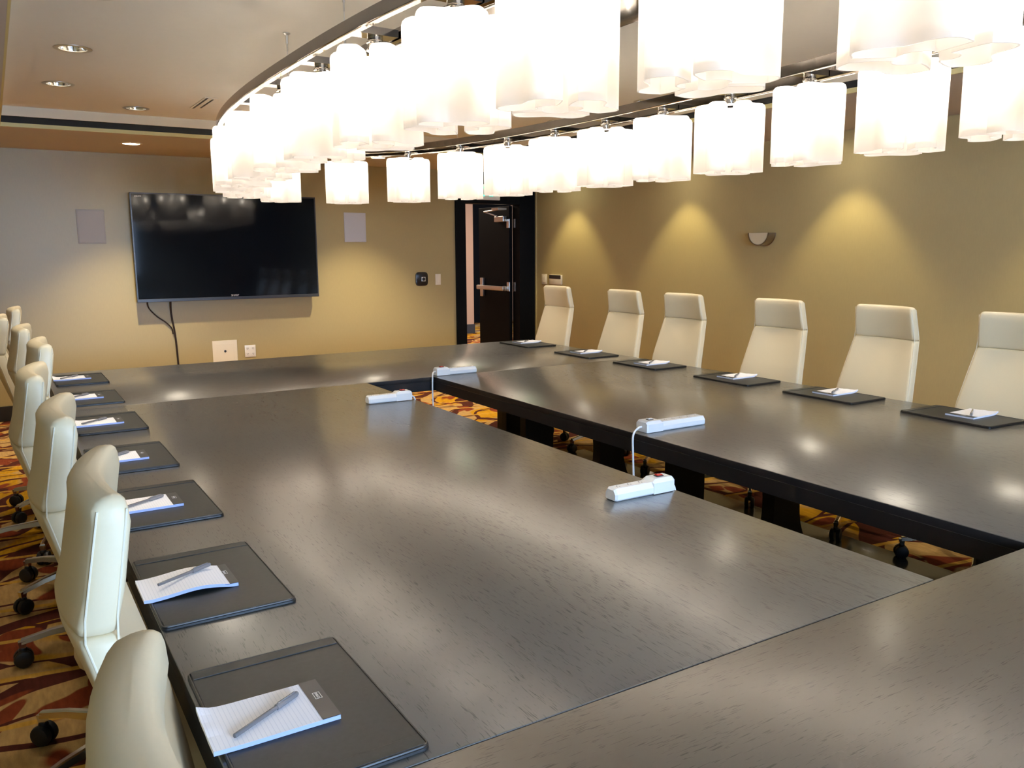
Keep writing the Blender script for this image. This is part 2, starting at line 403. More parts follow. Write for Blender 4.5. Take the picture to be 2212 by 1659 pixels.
tag(mb.build('ceiling', m_tray), kind='structure')
wash = [(XR-.36, y) for y in (7.93, 6.08, 4.25, 2.41, .58)]
far_dl = [(1.107, 7.945), (3.36, 7.945)]
SX0, SX1, SY0, SY1 = TX0-.0125, TX1+.03, TY0-.03, TY1+.09
mb = MB()
for part in (holed(XL, XR, SY1, YF, ZS, far_dl+[wash[0]], HR), holed(SX1, XR, YN, SY1, ZS, wash[1:], HR), holed(XL, SX0, YN, SY1, ZS, [], HR), holed(SX0, SX1, YN, SY0, ZS, [], HR)):
    mb.add(part.v, part.f)
tag(mb.build('ceiling_soffit', m_soffit), kind='structure')
tag(MB().box(XL-.2, XR+.2, YN-.2, YF+.2, ZT+.35, ZT+.4).build('ceiling_slab', m_black), kind='structure')
# tray fascia, reveal painted shadow black, lip painted yellow as if lit
ZA, ZB = CAMH+.972, CAMH+.935
def frame(mb, x0, x1, y0, y1, z0, z1, t, mi=0):
    mb.box(x0-t, x0, y0-t, y1+t, z0, z1, mi); mb.box(x1, x1+t, y0-t, y1+t, z0, z1, mi)
    mb.box(x0, x1, y0-t, y0, z0, z1, mi); mb.box(x0, x1, y1, y1+t, z0, z1, mi)
mb = MB(); frame(mb, TX0, TX1, TY0, TY1, ZA, ZT+.02, .012)
tag(mb.build('trim_1', m_fascia), kind='structure')
mb = MB(); frame(mb, SX0, SX1, SY0, SY1, ZB, ZT+.1, .012)
tag(mb.build('trim_2', m_black), kind='structure')
mb = MB(); frame(mb, SX0, SX1, SY0, SY1, ZS-.0005, ZB, .010)
tag(mb.build('trim_3', m_yellow), kind='structure')

# baseboards
tag(MB().box(XL, 4.66, YF-.014, YF-.0005, 0.001, .14, bev=.004).build('baseboard_far', m_base), kind='structure')
tag(MB().box(XR-.014, XR-.0005, YN+.02, YF-.02, 0.001, .14, bev=.004).build('baseboard_right', m_base), kind='structure')
tag(MB().box(XL+.0005, XL+.014, YN+.02, YF-.02, 0.001, .14, bev=.004).build('baseboard_left', m_base), kind='structure')

# door frame, door leaf
fr = MB(); fr.box(4.66, DX0, YF-.03, YF+.14, 0, ZS-.002, bev=.004); fr.box(DX1, XR-.016, YF-.03, YF+.14, 0, ZS-.002, bev=.004); fr.box(DX0, DX1, YF-.03, YF+.14, DZ, ZS-.002)
dfr = tag(fr.build('trim_4', m_door), kind='structure')
MB().box(XR-.016, XR-.001, YF-.05, YF-.0, 0, ZS-.002).build('edge_bead', m_wall, dfr)
MB().box(DX0-.001, DX0+.012, YF+.02, YF+.05, .98+.12, 1.25+.12).build('strike_plate', m_bplast, dfr)
d = MB(); LX = DX1-.045
d.box(LX, LX+.045, YF+.145, YF+.145+.76, .012, DZ-.01, bev=.003)
dl = tag(d.build('door_1', m_door), kind='structure')
for (y0, y1) in ((473, 492), (610, 629)):
    a = aty(1108, y0, YF+.1); b_ = aty(1119, y1, YF+.1)
    hb = MB().box(LX-.004, LX+.002, YF+.146, YF+.20, b_.z, a.z); hb.box(DX1-.003, DX1-.0, YF+.07, YF+.12, b_.z, a.z); hb.cyl((LX-.004, YF+.14, b_.z), (LX-.004, YF+.14, a.z), .008, n=10)
    hb.build('hinge', m_steel, dl)
# panic bar on the push face (faces -x), vertical latch case at the free edge
yb0, yb1 = YF+.19, YF+.86; zb = 1.045
pb = MB().box(LX-.075, LX-.035, yb0, yb1, zb-.028, zb+.028, bev=.008)
pb.box(LX-.04, LX, yb0+.0, yb0+.06, zb-.03, zb+.03, bev=.004)
pb.box(LX-.035, LX, yb1-.10, yb1-.03, zb-.12, zb+.12, bev=.006)
pb.build('panic_bar', m_steel, dl, smooth=True)
cb = MB().box(LX-.055, LX, YF+.20, YF+.42, DZ-.20, DZ-.13, bev=.006); cb.tube([(LX-.06, YF+.34, DZ-.13), (LX-.14, YF+.52, DZ-.07), (LX-.10, YF+.16, DZ-.05)], .009)
cb.box(LX-.16, LX-.04, YF+.14, YF+.30, DZ-.06, DZ-.035)
cb.build('door_closer', m_steel, dl)
# exit sign above the door
ex = empty('exit_sign', (5.09, YF-.031, 2.20), 0, 'white exit sign with green letters above the black door', 'sign')
MB().box(-.155, .155, -.03, 0, -.09, .09, bev=.006).build('sign_case', m_wplast, ex)
text('lettering', 'EXIT', .15, (0, -.0315, 0), (PI/2, 0, 0), m_green, ex)

# corridor beyond the door
cr = MB(); cr.box(3.1, 7.52, 13.5, 13.6, 0, 3); cr.box(3.1, 3.2, YF+.12, 13.5, 0, 3); cr.box(9.5, 9.6, YF+.12, CY, 0, 3)
tag(cr.build('wall_corridor', m_pink), kind='structure')
tag(MB().box(7.42, 9.5, 15.4, 15.5, 0, 3).build('wall_corridor_end', m_door), kind='structure')
tag(MB().box(3.1, 9.6, YF+.12, CY, 2.7, 2.8).build('ceiling_corridor', m_tray), kind='structure')
tag(MB().box(3.2, 7.53, 13.48, 13.5, 0, .17).build('baseboard_corridor', m_base), kind='structure')
arealight('corridor_light', (6.0, 11.3, 2.65), (0, 0, 0), 2.5, 2.5, 22, (1, .85, .65))

# ------------------------------------------------------------------ downlights
def downlight(x, y, z, label, group, kind):
    t = empty('downlight', (x, y, z), 0, label, 'ceiling light', group)
    MB().lathe((0, 0, 0), [(HR-.010, .004), (HR-.010, -.003), (HR, -.006), (HR+.014, -.003), (HR+.014, .0)], 28).build('trim_ring', m_steel if kind == 'tray' else m_fascia, t, smooth=True)
    if kind == 'tray':
        MB().lathe((0, 0, 0), [(HR-.010, 0), (HR-.016, .03), (.045, .075), (.040, .08)], 28).build('reflector', m_reflector, t, smooth=True)
        lp = MB().lathe((0, 0, .078), [(0.0001, -.006), (.02, -.005), (.036, 0), (.038, .005)], 20); lp.build('lamp', m_lampdisc, t, smooth=True)
    else:
        MB().lathe((0, 0, 0), [(HR-.010, 0), (HR-.012, .02), (.064, .05), (.060, .055)], 28).build('reflector', m_reflector, t, smooth=True)
        MB().lathe((0, 0, .014), [(0.0001, -.003), (.03, -.002), (.055, .0), (.063, .006)], 24).build('lamp', m_lampdisc, t, smooth=True)
    return t
labs = {0: 'small round downlight in the cream ceiling, second nearest on the left, above the other cream ceiling light',
        1: 'nearest round downlight visible in the cream ceiling at upper left',
        4: 'round downlight in the cream ceiling closest to the television wall, left of the slot vent'}
labs[0] = 'round downlight in the cream ceiling just beyond the nearest one at upper left'
for i, (x, y) in enumerate(tray_holes):
    lab = labs.get(i, '')
    lab = {2: 'round downlight in the cream ceiling tray above the left table edge, just out of view', 3: 'round downlight in the cream ceiling tray overhead, nearest the camera',
           5: 'round downlight at the far right corner of the cream ceiling tray', 6: 'round downlight at the right of the cream ceiling tray, behind the far shades',
           7: 'round downlight low between two big lamp shades, above the chandelier rail', 9: 'round downlight at the near right of the cream ceiling tray'}.get(i, lab)
    if i == 8: lab = 'small round downlight just right of the biggest lamp shade, above the rail'
    downlight(x, y, ZT, lab, 'round downlights in the cream ceiling tray', 'tray')
    spotlight('tray_lamp', (x, y, ZT-.01), TRAY_W, (1, .90, .74), 125, 1.0, .12)
for i, (x, y) in enumerate(far_dl):
    downlight(x, y, ZS, ['bright round downlight in the tan soffit above the television', 'round downlight in the tan soffit behind the chandelier, right of the television'][i], 'round downlights in the tan soffit', 'soffit')
    spotlight('soffit_lamp', (x, y, ZS-.01), FAR_W, (1, .83, .55), 96, .75, .03)
wl = ['round wall washing downlight in the soffit nearest the door corner', 'round wall washing downlight above the second light pool on the right wall', 'round wall washing downlight above the light pool right of the sconce', 'round wall washing downlight over the right wall, nearer than the sconce', 'round wall washing downlight at the near end of the right wall']
for i, (x, y) in enumerate(wash):
    downlight(x, y, ZS, wl[i], 'wall washing downlights along the right wall', 'soffit')
    spotlight('wash_lamp', (x, y, ZS-.01), WASH_W, (1, .84, .42), 80, .5, .03)

# slot diffuser in the tray
sv = empty('slot_vent', (1.39, 6.41, ZT), 0, 'thin linear slot vent in the cream ceiling left of the chandelier', 'vent')
MB().box(-.045, .045, -.25, .25, -.004, -.0005, bev=.001).build('vent_frame', m_tray, sv)
for dx, l in ((-.024, .24), (.020, .20)):
    MB().box(dx-.006, dx+.006, -l, l, -.006, -.0042).build('slot', m_bezel, sv)

# ------------------------------------------------------------------ conference table
TZ = .75; TT = .086
X0, X1, X2, X3 = .235, 1.843, 2.285, 3.935
Y0, Y1, Y2, Y3 = -.42, 1.076, 4.628, 6.12
G = .0012
def table(name, label, x0, x1, y0, y1, m, peds, grain_y):
    t = empty(name, ((x0+x1)/2, (y0+y1)/2, 0), 0, label, 'table', 'sections of the large dark oak conference table')
    ox, oy = (x0+x1)/2, (y0+y1)/2
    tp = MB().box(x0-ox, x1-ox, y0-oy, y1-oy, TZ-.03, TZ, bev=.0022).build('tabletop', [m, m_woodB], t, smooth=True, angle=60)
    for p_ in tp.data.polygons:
        if abs(p_.normal.z) < .3: p_.material_index = 1          # oak edges coloured near-black to stand for their shade
    a = MB(); f = .0015
    for (xa, xb, ya, yb) in ((x0+f, x0+.04, y0+f, y1-f), (x1-.04, x1-f, y0+f, y1-f), (x0+.04, x1-.04, y0+f, y0+.04), (x0+.04, x1-.04, y1-.04, y1-f)):
        a.box(xa-ox, xb-ox, ya-oy, yb-oy, TZ-TT, TZ-.0302)
    a.build('apron', m_woodB, t)
    for (kind, px, py, rot) in peds:
        b_ = MB()
        if kind == 'panel': b_.box(-.11, .11, -.035, .035, .0055, TZ-TT+.02, bev=.004)
        else:
            n = 14; hw = []
            for i in range(n+1):
                s = i/n; z = .045+(TZ-TT-.045+.02)*s
                w_ = .085+.20*(abs(s-.52)/.52)**2.4
                hw.append((w_, z))
            prof = [(w_, z) for w_, z in hw]+[(-w_, z) for w_, z in reversed(hw)]
            vs = [(x, -.035, z) for x, z in prof]+[(x, .035, z) for x, z in prof]; k = len(prof)
            b_.add(vs, [(i, (i+1) % k, k+(i+1) % k, k+i) for i in range(k)])
            for i in range(n):
                b_.add([(hw[i][0], y_, hw[i][1]) for y_ in (-.035,)]+[(hw[i+1][0], -.035, hw[i+1][1]), (-hw[i+1][0], -.035, hw[i+1][1]), (-hw[i][0], -.035, hw[i][1])], [(0, 1, 2, 3)])
                b_.add([(hw[i][0], .035, hw[i][1]), (hw[i+1][0], .035, hw[i+1][1]), (-hw[i+1][0], .035, hw[i+1][1]), (-hw[i][0], .035, hw[i][1])], [(3, 2, 1, 0)])
            b_.box(-.30, .30, -.05, .05, .0055, .05, bev=.006)
        p = b_.build('pedestal', m_woodB, t); p.location = (px-ox, py-oy, 0); p.rotation_euler = (0, 0, rot)
    return t
XP = 2.985
table('conference_table_section', 'left long section of the dark oak table, with the two red switch power strips', X0, X1, Y1+G, Y2-G, m_woodY,
      [('panel', .95, 1.6, 0), ('curved', .95, 2.5, 0), ('curved', .95, 3.75, 0), ('panel', .95, 4.4, 0)], True)
table('conference_table_section', 'right long section of the dark oak table before the cream chairs', X2, X3, Y1+G, Y2-G, m_woodY,
      [('panel', XP, 1.50, 0), ('curved', XP, 2.49, 0), ('panel', XP, 3.12, 0), ('curved', XP, 3.76, 0), ('panel', XP, 4.52, 0)], True)
table('conference_table_section', 'far end section of the dark oak table, beneath the wall television', X0, X3, Y2, Y3, m_woodX,
      [('panel', .8, 5.4, PI/2), ('panel', 3.1, 4.95, 0), ('panel', 3.3, 5.4, PI/2)], False)
table('conference_table_section', 'near end section of the dark oak table, filling the lower right foreground', X0, X3, Y0, Y1-G, m_woodX,
      [('panel', .8, .3, PI/2), ('panel', 3.0, .85, 0), ('panel', 3.3, .3, PI/2)], False)
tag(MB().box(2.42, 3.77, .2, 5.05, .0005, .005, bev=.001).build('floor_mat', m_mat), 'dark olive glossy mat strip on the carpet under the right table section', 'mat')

# ------------------------------------------------------------------ chairs
def curvature(z): return .012+.020*min(1, max(0, (z-.72)/.30))
def section(z, xf, hw, th, inset=0.0, rc=.016, curv=None):
    """one closed ring of the back at height z; x forward"""
    curv = curvature(z)
    hw -= inset; xr = xf-th+inset; xf_ = xf-inset; r = min(rc, (xf_-xr)/2*.9)
    def cv(y): return curv*(abs(y)/max(hw, .01))**2
    pts = []
    m = 10
    for i in range(m+1):
        y = -(hw-r)+2*(hw-r)*i/m; pts.append((xf_+.004*math.cos(PI*y/(2*hw)), y))
    for i in range(1, 4):
        a = i/4*PI/2; pts.append((xf_-r+r*math.cos(a), hw-r+r*math.sin(a)))
    pts.append((xf_-r, hw)); pts.append(((xf_+xr)/2, hw+.001)); pts.append((xr+r*.6, hw))
    for i in range(1, 3):
        a = i/3*PI/2; pts.append((xr+r*.6-r*.6*math.sin(a), hw-r*.6+r*.6*math.cos(a)))
    for i in range(m+1):
        y = (hw-r*.6)-2*(hw-r*.6)*i/m; pts.append((xr, y))
    for i in range(1, 3):
        a = i/3*PI/2; pts.append((xr+r*.6-r*.6*math.cos(a), -(hw-r*.6)-r*.6*math.sin(a)))
    pts.append((xr+r*.6, -hw)); pts.append(((xf_+xr)/2, -hw-.001)); pts.append((xf_-r, -hw))
    for i in range(1, 4):
        a = i/4*PI/2; pts.append((xf_-r+r*math.sin(a), -(hw-r)-r*math.cos(a)))
    return [(x+cv(y), y, z) for x, y in pts]
def prof(z):
    K = [(.42, -.055, .215, .045), (.50, -.075, .232, .050), (.62, -.095, .240, .052), (.75, -.120, .232, .052), (.90, -.170, .212, .052), (1.037, -.215, .192, .052), (1.213, -.188, .180, .048)]
    for i in range(len(K)-1):
        if K[i][0] <= z <= K[i+1][0]:
            t = (z-K[i][0])/(K[i+1][0]-K[i][0])
            return [K[i][j]+(K[i+1][j]-K[i][j])*t for j in (1, 2, 3)]
    return K[-1][1:] if z > 1 else K[0][1:]
def make_chair():
    root = empty('conference_chair', (0, 0, 0), 0, 'x', 'chair')
    mb = MB(); R = []
    for z, ins in ((.42, .02), (.425, .008), (.44, 0), (.50, 0), (.56, 0), (.62, 0), (.69, 0), (.75, 0), (.82, 0), (.90, 0), (.97, 0), (1.022, 0), (1.032, .002), (1.0355, .006)):
        R.append(section(z, *prof(z), inset=ins))
    mb.loft(R); mb.build('backrest', m_leather, root, smooth=True, angle=50)
    mb = MB(); R = []
    for z, ins in ((1.0365, .006), (1.040, .002), (1.050, 0), (1.09, 0), (1.14, 0), (1.18, 0), (1.200, .001), (1.209, .005), (1.214, .012), (1.216, .022)):
        x_, h_, t_ = prof(min(z, 1.213)); R.append(section(z, x_+(.004 if 1.06 < z < 1.2 else 0), h_, t_, inset=ins))
    mb.loft(R); mb.build('headrest', m_leather, root, smooth=True, angle=50)
    # piping along the four side edges and across the top
    mb = MB()
    zs = [.46+.03*i for i in range(26)]
    for sgn in (-1, 1):
        for front in (True, False):
            P = []
            for z in zs:
                x, h, t = prof(min(z, 1.20)); xx = (x-.0075 if front else x-t+.006)+curvature(z)
                P.append((xx, sgn*(h-.001), min(z, 1.200)))
            mb.tube(P, .0015, 6)
    x, h, t = prof(1.2)
    mb.build('piping', m_stitch, root, smooth=True)
    # seat
    mb = MB(); R = []
    def seat_ring(z, g, front=0):
        pts = rrect(-.155+g, .335-g+front, -.245+g, .245-g, .06)
        return [(x, y, z-.012*max(0, (x-.2)/.14)**2) for x, y in pts]
    for z, g in ((.385, .05), (.395, .025), (.415, .008), (.445, .0), (.468, .006), (.480, .02), (.486, .05), (.488, .10)):
        R.append(seat_ring(z, g))
    mb.loft(R); mb.build('seat', m_leather, root, smooth=True, angle=60)
    mb = MB(); mb.box(-.10, .12, -.09, .09, .345, .388, bev=.012); mb.tube([(.05, -.08, .365), (.06, -.22, .362), (.06, -.27, .36)], .006); mb.build('tilt_mechanism', m_caster, root, smooth=True)
    mb = MB(); mb.cyl((0, 0, .09), (0, 0, .23), .027, .025, 20); mb.cyl((0, 0, .23), (0, 0, .35), .015, n=16); mb.build('gas_column', m_caster, root, smooth=True)
    base = MB(); base.lathe((0, 0, .075), [(.0001, 0), (.036, 0), (.042, .01), (.040, .045), (.032, .055), (.0001, .056)], 20)
    base.build('base_hub', m_alu, root, smooth=True)
    sp = MB()
    def ring(r, z, w, h): return [(r, -w, z-h), (r, w, z-h), (r, w*.75, z+h*.7), (r, w*.45, z+h), (r, -w*.45, z+h), (r, -w*.75, z+h*.7)]
    sp.loft([ring(.03, .108, .021, .018), ring(.12, .122, .018, .014), ring(.25, .116, .015, .011), ring(.347, .100, .0135, .010)])
    sp.loft([[(x+.344, y, z) for x, y, z in ((-.014, -.012, .102), (.014, -.012, .100), (.014, .012, .100), (-.014, .012, .102))], [(x+.344, y, z) for x, y, z in ((-.010, -.009, .070), (.010, -.009, .070), (.010, .009, .070), (-.010, .009, .070))]])
    cs = MB()
    for s_ in (-1, 1): cs.lathe((.344, s_*.016, .034), [(.0001, s_*.013), (.022, s_*.013), (.031, s_*.009), (.034, 0), (.032, -s_*.010), (.0001, -s_*.010)], 18, axis='y')
    cs.lathe((.344, 0, .068), [(.0001, .008), (.013, .006), (.016, -.004), (.012, -.02)], 14)
    sp_me = cs_me = None
    for k in range(5):
        if k == 0:
            s0 = sp.build('spoke', m_alu, root, smooth=True, angle=30); c0 = cs.build('caster', m_caster, s0, smooth=True)
        else:
            s1 = s0.copy(); C.objects.link(s1); s1.parent = root; s1.rotation_euler = (0, 0, 2*PI*k/5)
            c1 = c0.copy(); C.objects.link(c1); c1.parent = s1
    return root
proto = make_chair()
def place_chair(o, x, y, rz, spin, label, group):
    o.location = (x, y, 0); o.rotation_euler = (0, 0, rz); o['label'] = label; o['group'] = group
    for k, s_ in enumerate([c for c in children(o) if c.name.startswith('spoke')]):
        s_.rotation_euler = (0, 0, 2*PI*k/5+spin)
LC = [(.262, .56, .0, .628, 'cream leather swivel chair closest to the camera, cut off at the bottom left'),
      (.302, 1.32, -.08, .0, 'cream leather swivel chair beside the second nearest notepad on the left, second from the camera'),
      (.288, 1.945, -.07, .628, 'cream leather swivel chair third from the camera in the left row'),
      (.266, 2.60, -.07, -.05, 'cream leather swivel chair fourth from the camera in the left row'),
      (.320, 3.44, .0, .628, 'cream leather swivel chair fifth in the left row, pushed closest to the table'),
      (.285, 4.15, -.05, -.03, 'cream leather swivel chair sixth from the camera in the left row'),
      (.212, 4.90, .0, .60, 'cream leather swivel chair at the far left, pulled furthest out from the table'),
      (.288, 5.58, -.04, .05, 'cream leather swivel chair at the far end of the left row')]
RC = [(3.98, 5.99, .0, .0, 'cream leather swivel chair in the corner by the black door, below the thermostat'),
      (3.98, 5.08, .0, .15, 'cream leather swivel chair second from the door along the right wall'),
      (3.98, 4.42, .0, .55, 'cream leather swivel chair third from the door along the right wall'),
      (3.98, 3.565, .0, .72, 'cream leather swivel chair below the half round sconce, fourth from the door'),
      (3.985, 2.845, -.06, .50, 'cream leather swivel chair below the large light pool, fifth from the door'),
      (3.98, 2.12, .0, .47, 'cream leather swivel chair cut off by the right edge of the photo')]
kids = kid_map()
first = True
for side, lst in (('L', LC), ('R', RC)):
    for x, y, rz, spin, lab in lst:
        o = proto if first else copy_tree(proto, None, kids); first = False
        place_chair(o, x, y, rz+(PI if side == 'R' else 0), spin, lab, 'cream leather chairs around the conference table')

# ------------------------------------------------------------------ desk pads, notepads, pens
def make_pad():
    t = empty('desk_pad', (0, 0, TZ), 0, 'x', 'desk pad')
    mb = MB(); R = []
    for z, g in ((.0004, .002), (.0015, 0), (.006, 0), (.0078, .002)):
        R.append([(x, y, z) for x, y in rrect(-.142+g, .142-g, -.222+g, .222-g, .012)])
    mb.loft(R); mb.build('pad_base', m_padedge, t, smooth=True)
    mb = MB(); mb.prism(rrect(-.137, .137, -.217, .217, .009), .0070, .0086); mb.build('writing_surface', m_pad, t)
    mb = MB(); P = [(x, y, .0082) for x, y in rrect(-.1395, .1395, -.2195, .2195, .011)]; P.append(P[0]); P.append(P[1]); mb.tube(P, .0022, 6, cap=False); mb.build('piping', m_padedge, t, smooth=True)
    for s in (-1, 1):
        mb = MB(); mb.box(-.136, .136, min(s*.187, s*.2165), max(s*.187, s*.2165), .0086, .0104, bev=.0006); mb.build('side_rail', m_pad, t)
    return t
def make_notepad(wavy):
    """origin at the binding end corner on the near side; paper runs towards -x; 0.204 x 0.134"""
    t = empty('notepad', (0, 0, TZ+.0108), 0, 'x', 'notepad')
    def hz(x, y):
        u = (-x)/.204
        if wavy: return .010*max(0, math.sin(u*PI*1.15-.25))*(1 if u > .08 else 0)+.004*u*math.sin(u*7)
        return .004*max(0, (u-.7)/.3)**2*(1 if y > .05 else .4)+(.006*max(0, (y-.10)/.034)*max(0, (u-.88)/.12))
    nx, ny = 20, 6; T = .0075
    vs = []; fs = []; top = []; 
    mb = MB()
    def P(i, j, z): x = -.204*i/nx; y = .134*j/ny; return (x, y, z+max(0, hz(x, y)))
    for i in range(nx):
        for j in range(ny):
            mb.add([P(i, j, T), P(i+1, j, T), P(i+1, j+1, T), P(i, j+1, T)], [(0, 3, 2, 1)], 0)
            mb.add([P(i, j, 0), P(i+1, j, 0), P(i+1, j+1, 0), P(i, j+1, 0)], [(0, 1, 2, 3)], 0)
    for i in range(nx):
        for j in (0, ny): mb.add([P(i, j, 0), P(i+1, j, 0), P(i+1, j, T), P(i, j, T)], [(0, 1, 2, 3)], 1 if j == 0 else 0)
    for j in range(ny):
        for i in (0, nx): mb.add([P(i, j, 0), P(i, j+1, 0), P(i, j+1, T), P(i, j, T)], [(0, 1, 2, 3)], 0)
    mb.build('paper_block', [m_paper, m_blue], t)
    b_ = MB().box(-.030, .0008, .0000, .1342, T+.0001, T+.0012); bb = b_.build('binding', m_bind, t)
    lg = MB()
    cx, cy, zt = -.014, .078, T+.0014
    for (xa, xb, ya, yb) in ((-.006, -.0052, -.011, .011), (.0052, .006, -.011, .011), (-.006, .006, -.011, -.0102), (-.006, .006, .0102, .011)):
        lg.box(cx+xa, cx+xb, cy+ya, cy+yb, T+.0012, zt)
    lo = lg.build('logo_frame', m_white_ink, bb)
    text('logo_lettering', 'OMNI', .0068, (cx, cy, zt), (0, 0, PI/2), m_white_ink, bb, extr=.0001)
    return t
def make_pen():
    t = empty('pen', (0, 0, 0), 0, 'x', 'pen')
    r = .0042
    mb = MB(); mb.tube([(-.072, 0, 0), (-.071, 0, 0), (.03, 0, 0), (.032, 0, 0)], [.0034, r-.0004, r-.0004, r-.0004], 10); mb.build('barrel', m_pen, t, smooth=True)
    mb = MB(); mb.tube([(.022, 0, 0), (.0225, 0, 0), (.070, 0, 0), (.073, 0, 0)], [.0046, .0052, .0050, .0038], 12); mb.box(.026, .066, -.0012, .0012, .0045, .0068); mb.build('cap', m_pencap, t, smooth=True)
    return t
pad0 = make_pad(); np0 = make_notepad(False); np1 = make_notepad(True); pen0 = make_pen()
kids = kid_map(); used = set()
def inst(o):
    if o.name not in used: used.add(o.name); return o
    return copy_tree(o, None, kids)
Lc = [(.383, 1.32), (.377, 1.985), (.384, 2.705), (.386, 3.398), (.394, 4.16), (.394, 4.93), (.405, 5.71)]
Lnear = [(736, 1542), (515, 1257), (397, 1086), (322, 986), (268, 910), (224, 856), (197, 815)]
Lang = [0, 0, .0, .0, 0, 0, 0]
ordL = ['nearest', 'second nearest', 'third nearest', 'fourth nearest', 'fifth nearest', 'sixth nearest', 'farthest']
pen_px = [((504, 1592), (643, 1497)), ((344, 1272), (452, 1228)), ((272, 1095), (345, 1072)), ((222, 985), (284, 975)), ((176, 912), (240, 902)), ((142, 858), (195, 851)), ((127, 819), (178, 812))]
for i, (x, y) in enumerate(Lc):
    o = inst(pad0); o.location = (x, y, TZ); o.rotation_euler = (0, 0, 0); o['label'] = '%s black leather desk pad on the left side of the table' % ordL[i]; o['group'] = 'black desk pads laid around the table'
    c = atz(*Lnear[i], TZ+.018)
    n = inst(np1 if i == 1 else np0); n.location = (min(c.x, x+.06), c.y, TZ+.0092); n.rotation_euler = (0, 0, Lang[i]+.004*(i % 3-1))
    n['label'] = ('wavy %s white notepad' if i == 1 else '%s white notepad') % ordL[i] + ' with dark binding on the left side desk pads'; n['group'] = 'notepads on the desk pads'
    a = atz(*pen_px[i][0], TZ+.022); b_ = atz(*pen_px[i][1], TZ+.022); mid = (a+b_)/2
    ang = math.atan2(b_.y-a.y, b_.x-a.x) if i < 3 else .50+.05*i
    if i >= 2: mid = Vector((n.location.x-.115+(.0 if i > 2 else .01), n.location.y+.067, 0))
    p = inst(pen0); zt = TZ+.0092+.0075+.0056
    if i == 1: zt += .0100
    p.location = (mid.x, mid.y, zt); p.rotation_euler = (0, 0, ang); p['label'] = 'smoky grey pen lying on the %s notepad of the left row' % ordL[i]; p['group'] = 'pens on the notepads'
Rc = [(3.735, 5.80), (3.735, 4.99), (3.745, 4.29), (3.752, 3.51), (3.758, 2.83), (3.775, 2.137)]
Rnear = [(1125, 742), (1254, 764), (1397, 789), (1584, 819), (1800, 855), (2103, 905)]
Rpen = [((1137, 740), (1150, 734)), ((1259, 764), (1276, 754)), ((1402, 787), (1422, 775)), ((1588, 812), (1600, 802)), ((1804, 850), (1822, 838)), ((2108, 896), (2113, 881))]
ordR = ['farthest', 'second farthest', 'third farthest', 'third nearest', 'second nearest', 'nearest']
for i, (x, y) in enumerate(Rc):
    rz = PI+(-.05 if i == 5 else 0)
    o = inst(pad0); o.location = (x, y, TZ); o.rotation_euler = (0, 0, rz); o['label'] = '%s black leather desk pad on the right side of the table' % ordR[i]; o['group'] = 'black desk pads laid around the table'
    c = atz(*Rnear[i], TZ+.012); c.x = max(c.x, x-.13)
    n = inst(np0); n.rotation_euler = (0, 0, PI); n.location = (c.x, c.y+.134, TZ+.0092)
    n['label'] = '%s white notepad on the right side desk pads, in front of the cream chairs' % ordR[i]; n['group'] = 'notepads on the desk pads'
    a = atz(*Rpen[i][0], TZ+.022); b_ = atz(*Rpen[i][1], TZ+.022); ang = math.atan2(b_.y-a.y, b_.x-a.x)
    p = inst(pen0); p.location = (c.x+.10, c.y+.066, TZ+.0092+.0075+.0056); p.rotation_euler = (0, 0, ang+PI); p['label'] = 'smoky grey pen lying on the %s notepad of the right row' % ordR[i]; p['group'] = 'pens on the notepads'

